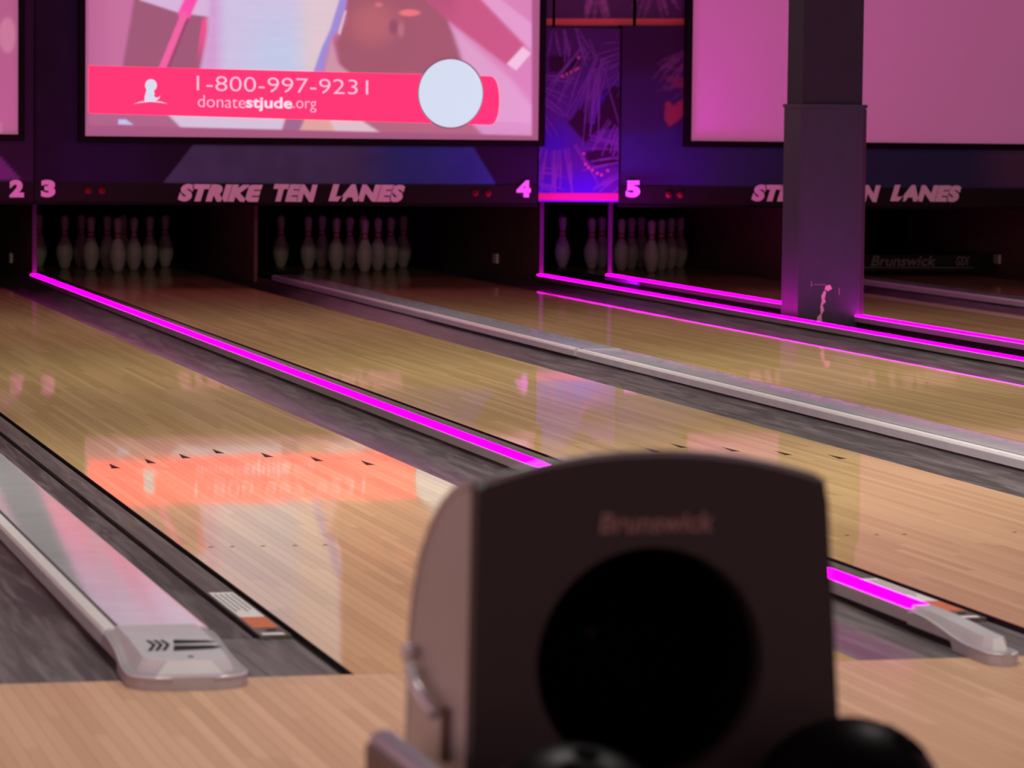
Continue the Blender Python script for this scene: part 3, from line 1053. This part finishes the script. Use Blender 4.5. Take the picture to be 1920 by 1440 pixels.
xa, xb = at(64, 360, YM)[0], at(1007, 360, YM)[0]
xp0, xp1 = at(1010, 360, YM)[0], at(1160, 360, YM)[0]
masking_unit('long dark sign board over lanes 3 and 4 with slanted white lettering', xa + 0.003, xb, mask_print_34, 2.75,
             (('3', 90), ('4', 981)), (('STRIKE', 333, 492), ('TEN', 512, 595), ('LANES', 615, 759)), (165, 191, 890, 914), 260)
masking_unit('sign board at the left edge ending in the number 2', xa - 3.30, xa - 0.003, mask_print_12, 2.75, (('2', 31),), (), (), 160)
masking_unit('long dark sign board behind the pillar starting with the number 5', xp1 + 0.004, xp1 + 3.35, mask_print_56, 1.72,
             (('5', 1186),), (('STRIKE', 1408, 1555), ('TEN', 1573, 1650), ('LANES', 1668, 1801)), (1253, 1275), 260)
t = thing('mural_panel', 'violet palm leaf panel with a pink stripe between the numbers 4 and 5', 'wall panel', ((xp0 + xp1) / 2, YM, 0.56))
o = print_grid('printed_panel', xp0, xp1, 0.558, 1.70, YM + 0.004, 110, 230, palm_print, 'mural', t, 0.04)
o.data.transform(Matrix.Translation((-(xp0 + xp1) / 2, -YM, -0.56)))
for lab, q0, q1 in (('dim upper palm panel with a red stripe above the violet palm panel', 1041, 1187), ('dim upper panel with a red stripe beside the blank pink screen', 1193, 1330),
                    ('sliver of dim upper panel right beside the big picture screen', 985, 1036)):
    x0, x1 = at(q0, 20, YM + 0.06)[0], at(q1, 20, YM + 0.06)[0]
    t = thing('mural_panel', lab, 'wall panel', ((x0 + x1) / 2, YM + 0.06, 1.70), 'upper row of printed panels')
    o = print_grid('printed_panel', x0, x1, 1.705, 2.9, YM + 0.06, 70, 200, upper_print, 'mural', t, 0.04)
    o.data.transform(Matrix.Translation((-(x0 + x1) / 2, -YM - 0.06, -1.70)))
    o = MB().box(x0 - 0.008, x1 + 0.008, YM + 0.056, YM + 0.1, 1.66, 1.7045).build('ledge', 'board', t)
    o.data.transform(Matrix.Translation((-(x0 + x1) / 2, -YM - 0.06, -1.70)))
structure(MB().box(-4.5, 12, YM + 0.12, YM + 0.2, 0.70, 3.6).build('wall_mask', 'wallb'))


# ------------------------------------------------------------------ projection screens
def screen(label, x0, x1, z0, z1, fn, nx, nz, mat='blank'):
    t = thing('projection_screen', label, 'screen', ((x0 + x1) / 2, YM - 0.05, z0), 'projection screens over the lanes')
    T = Matrix.Translation((-(x0 + x1) / 2, -(YM - 0.05), -z0))
    bw = 0.040
    Y0, Y1 = YM - 0.075, YM - 0.012
    o = print_grid('picture', x0, x1, z0, z1, YM - 0.05, nx, nz, fn, mat, t, 0.03)
    o.data.transform(T)
    for bx in ((x0 - bw, x0, z0 - bw, z1 + bw), (x1, x1 + bw, z0 - bw, z1 + bw), (x0, x1, z0 - bw, z0), (x0, x1, z1, z1 + bw)):
        MB().box(bx[0], bx[1], Y0, Y1, bx[2], bx[3]).build('frame_bar', 'frame', t).data.transform(T)
    return t, T


YP = YM - 0.05
s0, s1 = at(159, 255, YP), at(1009, 262, YP)
scr, TS = screen('big screen over lanes 3 and 4 showing a red banner with a phone number', s0[0], s1[0], s0[1], s0[1] + 1.68, picture_lane34, 420, 236, 'picture')
s5 = at(1294, 264, YP)
screen('blank pink screen partly hidden by the dark pillar', s5[0], s5[0] + 2.98, s5[1], s5[1] + 1.68, blank_screen, 60, 40)
s2 = at(34, 252, YP)
screen('edge of a mauve screen in the top left corner', s2[0] - 2.98, s2[0], s2[1], s2[1] + 1.68, picture_left, 260, 150)

M['banner'] = plain('banner_red', (0.08, 0.08, 0.08), 0.9, spec=0.05, emit=(1.9, 0.030, 0.165), strength=1.0, noise=0.02)
M['bantext'] = glow('banner_text', (250, 196, 226))
M['bantext2'] = glow('banner_bold_text', (255, 222, 244))
M['disc'] = glow('pale_disc', (206, 220, 238))
M['discrim'] = glow('disc_rim', (120, 70, 100))
pts = [at(166, 123, YP), at(166, 212, YP)]
for k in range(0, 13):
    a = PI / 2 - PI * k / 12
    pts.append(at(918 + 18 * math.cos(a) ** 0.8 if math.cos(a) > 0 else 918, 188.5 + 45.5 * math.sin(a), YP))
pts = pts[:1] + pts[1:]
ban = MB().poly(pts, YP - 0.0005, 0.0015).build('banner', 'banner', scr)
ban.data.transform(TS)
YB = YP - 0.003


def onb(o):
    o.parent = ban
    o.data.transform(TS)
    return o


def words(s, p0, p1, h, mat, bold):
    for o in lettering('lettering', s, mat, ban, at(*p0, YB), at(*p1, YB), h, YB, bold, depth=0.0005, split=True):
        onb(o)


words('1-800-997-9231', (369, 169.5), (690, 177.5), 0.094, 'bantext', -0.012)
words('donate', (371, 200.5), (460, 203), 0.076, 'bantext', -0.012)
words('stjude', (461, 208.5), (548, 210.5), 0.094, 'bantext2', 0.022)
words('.org', (549.5, 209.5), (593, 211), 0.072, 'bantext', -0.012)
lg = [[(283 + 11 * math.cos(a), 160 + 11.5 * math.sin(a)) for a in np.linspace(0, 2 * PI, 20, endpoint=False)],
      [(275, 168), (288, 170), (290, 176), (288, 180), (294, 184), (301, 179.5), (297, 186), (289, 190), (271, 190), (271.5, 180)],
      [(250, 195), (264, 190.5), (283, 188.6), (302, 190.5), (315, 195), (302, 192.4), (283, 190.8), (264, 192.4)]]
for pl in lg:
    onb(MB().poly([at(a, b_, YB) for a, b_ in pl], YB, 0.0008).build('emblem', 'disc', ban))
for r_, m_, dy in ((64.5, 'discrim', 0.0012), (62, 'disc', 0.0020)):
    MB().poly([at(845 + r_ * 0.97 * math.cos(a), 175 + (r_ + 2) * math.sin(a), YB) for a in np.linspace(0, 2 * PI, 48, endpoint=False)], YB, dy).build('round_badge' if m_ == 'disc' else 'badge_rim', m_, scr).data.transform(TS)

# ------------------------------------------------------------------ pillar between lanes 4 and 5
px0, px1, py0, py1 = 4.851, 5.222, 11.60, 11.88
t = thing('pillar', 'dark square pillar with chipped plaster at its foot, standing between magenta strips', 'pillar', ((px0 + px1) / 2, (py0 + py1) / 2, -0.2))
T = Matrix.Translation((-(px0 + px1) / 2, -(py0 + py1) / 2, 0.2))


def pp(mb, name, mat, **k):
    o = mb.build(name, mat, t, **k)
    o.data.transform(T)
    return o


pp(MB().box(px0 + 0.012, px1 - 0.018, py0 + 0.012, py1 - 0.01, 1.19, 3.6), 'shaft', 'shaft')
pp(MB().box(px0, px1, py0, py1, -0.2, 1.185), 'sleeve', 'pillar')
pp(MB().box(px0 - 0.006, px1 + 0.006, py0 - 0.006, py1 + 0.006, 1.178, 1.196), 'sleeve_rim', 'pillar')
pp(MB().box(px0 + 0.018, px0 + 0.022, py0 - 0.0015, py0, -0.2, 1.15), 'panel_seam', 'seam')
pp(MB().box(px1 - 0.036, px1 - 0.030, py0 - 0.0015, py0, -0.2, 1.15), 'panel_seam', 'seam')
pp(MB().box(px0 + 0.02, px1 - 0.03, py0 - 0.0015, py0, 1.146, 1.15), 'panel_seam', 'seam')
pp(MB().box(px1 - 0.012, px1 + 0.003, py0 - 0.003, py0 + 0.01, -0.2, 1.17), 'corner_bead', 'post')
ch = [(1548, 536), (1556, 534), (1560, 541), (1553, 546), (1546, 543)]
pp(MB().poly([at(a, b_, py0) for a, b_ in ch], py0, 0.002), 'plaster_chip', 'plaster')
ch = [(1545, 545), (1549, 547), (1546, 560), (1548, 566), (1542, 572), (1545, 582), (1540, 590), (1541, 603), (1531, 604), (1533, 594), (1539, 588), (1538, 575), (1541, 564), (1540, 555)]
pp(MB().poly([at(a, b_, py0) for a, b_ in ch], py0, 0.002), 'plaster_chip', 'plaster')
for a, c_ in (((1521, 528), (1522.4, 537)), ((1572.6, 540), (1574, 553)), ((1526, 533), (1548, 534.3))):
    p_, q_ = at(*a, py0), at(*c_, py0)
    pp(MB().box(p_[0], q_[0], py0 - 0.0015, py0, min(p_[1], q_[1]), max(p_[1], q_[1])), 'scratch', 'scratch')

# ------------------------------------------------------------------ ball return in the foreground
HX, HY = -0.345, -3.235
t = thing('ball_return', 'blurred ball return hood with a round black mouth in the foreground', 'ball return', (HX, HY, 0))


def hz(x):                                    # crowned top of the hood
    return 0.743 - 0.034 * abs(x / 0.2) ** 2.2


def hx(z, s):                                 # side edge, a little wider towards the foot
    return s * 0.2 + (0.020 * max(0, (0.7 - z) / 0.3) if s > 0 else -0.004 * max(0, (0.7 - z) / 0.3))


ZF = 0.235
cxm, czm, rm = -0.002, 0.512, 0.128
NA = 96
outer, inner = [], []
for i in range(NA):
    a = 2 * PI * i / NA
    dx, dz = math.cos(a), math.sin(a)
    lo, hi = rm, 1.0
    for _ in range(40):
        m_ = (lo + hi) / 2
        x, z = cxm + dx * m_, czm + dz * m_
        ok = (hx(z, -1) < x < hx(z, 1)) and (ZF < z < hz(x))
        lo, hi = (m_, hi) if ok else (lo, m_)
    outer.append((cxm + dx * lo, czm + dz * lo))
    inner.append((cxm + dx * rm, czm + dz * rm))
rings = [[(x, 0.02, z) for x, z in outer], [(x, 0.0, z) for x, z in [(0.985 * x, z - 0.004 if z > 0.6 else z) for x, z in outer]],
         [(x, 0.0, z) for x, z in inner], [(cxm + (x - cxm) * 0.96, 0.02, czm + (z - czm) * 0.96) for x, z in inner]]
MB().loft(rings, caps=False).build('front_panel', 'face', t, smooth=True)
rings = [[(cxm + (x - cxm) * s, y, czm + (z - czm) * s) for x, z in inner] for s, y in ((0.97, 0.012), (0.93, 0.10), (0.9, 0.24), (0.05, 0.245))]
MB().loft(rings, caps=False).build('mouth', 'mouth', t, smooth=True)
# shell: side profile swept across the crown
prof = [(0.0, 0.0), (0.07, -0.012), (0.13, -0.035), (0.19, -0.068), (0.235, -0.105), (0.268, -0.150), (0.286, -0.20), (0.295, -0.30), (0.305, -0.44)]
xs = np.linspace(-0.2, 0.2, 21)
rings = [[(x, y + 0.018, max(ZF, hz(x) + dz)) for x in xs] for y, dz in prof]
sh = MB().loft(rings, closed=False)
for s in (-1, 1):
    pl = [(hx(0.7, s), y + 0.018, max(ZF, hz(0.2) + dz)) for y, dz in prof] + [(hx(0.24, s), 0.323, ZF), (hx(0.24, s), 0.018, ZF)]
    sh.add(pl, [tuple(range(len(pl)))])
sh.build('shell', 'shell', t, smooth=True)
MB().tube([(hx(hz(0.2) - 0.001, -1) + 0.001, y + 0.018, hz(0.2) + dz) for y, dz in prof], 0.005, 8).build('side_trim', 'shell', t, smooth='all')
lip = [(x, 0.006, hz(x) - 0.004) for x in np.linspace(-0.185, 0.185, 25)]
M['lip_highlight'] = plain('hood_lip_highlight', (0.22, 0.24, 0.28), 0.3)  # pale bluish tone paints the highlight along the hood's top edge
MB().tube(lip, 0.006, 8).build('top_lip', 'lip_highlight', t, smooth='all')
M['hoodtext'] = plain('hood_lettering', (0.26, 0.17, 0.15), 0.5)
lettering('lettering', 'Brunswick', 'hoodtext', t, (-0.063, 0.656), (0.066, 0.656), 0.022, -0.0005, 0.02, 0.15)
# latch on the left side
lx = -0.205
MB().tube([(lx, 0.262, 0.492), (lx - 0.014, 0.262, 0.492)], 0.010, 12).build('latch_knob', 'latch', t, smooth='all')
MB().tube([(lx - 0.008, 0.245, 0.478), (lx - 0.012, 0.20, 0.462), (lx - 0.01, 0.12, 0.446)], 0.008, 10).build('latch_handle', 'latch', t, smooth='all')
MB().box(lx - 0.006, lx, 0.090, 0.108, 0.395, 0.455).build('hinge_plate', 'rack', t)
# rack in front of the hood
y0, y1 = -1.05, 0.33
MB().box(-0.262, 0.262, y0, y1, 0.0, 0.258).build('rack_base', 'rack', t)
MB().box(-0.275, -0.255, y0, 0.20, 0.20, 0.400).build('rack_side', 'rack', t)
MB().box(0.255, 0.275, y0, 0.0, 0.20, 0.330).build('rack_side', 'rack', t)
MB().tube([(-0.256, 0.215, 0.385), (-0.256, 0.205, 0.400), (-0.256, 0.18, 0.405), (-0.256, y0, 0.405)], 0.014, 12).build('rim_rail', 'rim', t, smooth='all')
MB().tube([(0.265, 0.0, 0.33), (0.265, y0, 0.33)], 0.014, 12).build('rim_rail', 'rim', t, smooth='all')
RB = 0.108


def ball(x, y, label, holes):
    bb = thing('bowling_ball', label, 'bowling ball', (x, y, 0.259), 'balls on the ball return')
    me = bpy.data.meshes.new('sphere')
    bm = bmesh.new()
    bmesh.ops.create_uvsphere(bm, u_segments=40, v_segments=24, radius=RB)
    bmesh.ops.translate(bm, verts=bm.verts, vec=(0, 0, RB))
    bm.to_mesh(me)
    bm.free()
    mk('sphere', me, 'ball', bb, smooth='all')
    for hx_, hy_ in holes:
        d = Vector((hx_, hy_, 1)).normalized()
        p_ = Vector((0, 0, RB)) + d * RB
        MB().tube([tuple(p_ - d * 0.003), tuple(p_ + d * 0.0006)], 0.013, 14).build('finger_hole', 'mouth', bb)


ball(-0.175, -3.395, 'black bowling ball at the bottom edge, right of the round hood mouth', ((0.5, -0.5), (0.8, -0.35), (0.55, -0.05)))
ball(-0.505, -3.50, 'black bowling ball at the bottom edge, left in front of the hood', ((-0.2, -0.6), (0.1, -0.75), (0.05, -0.3)))
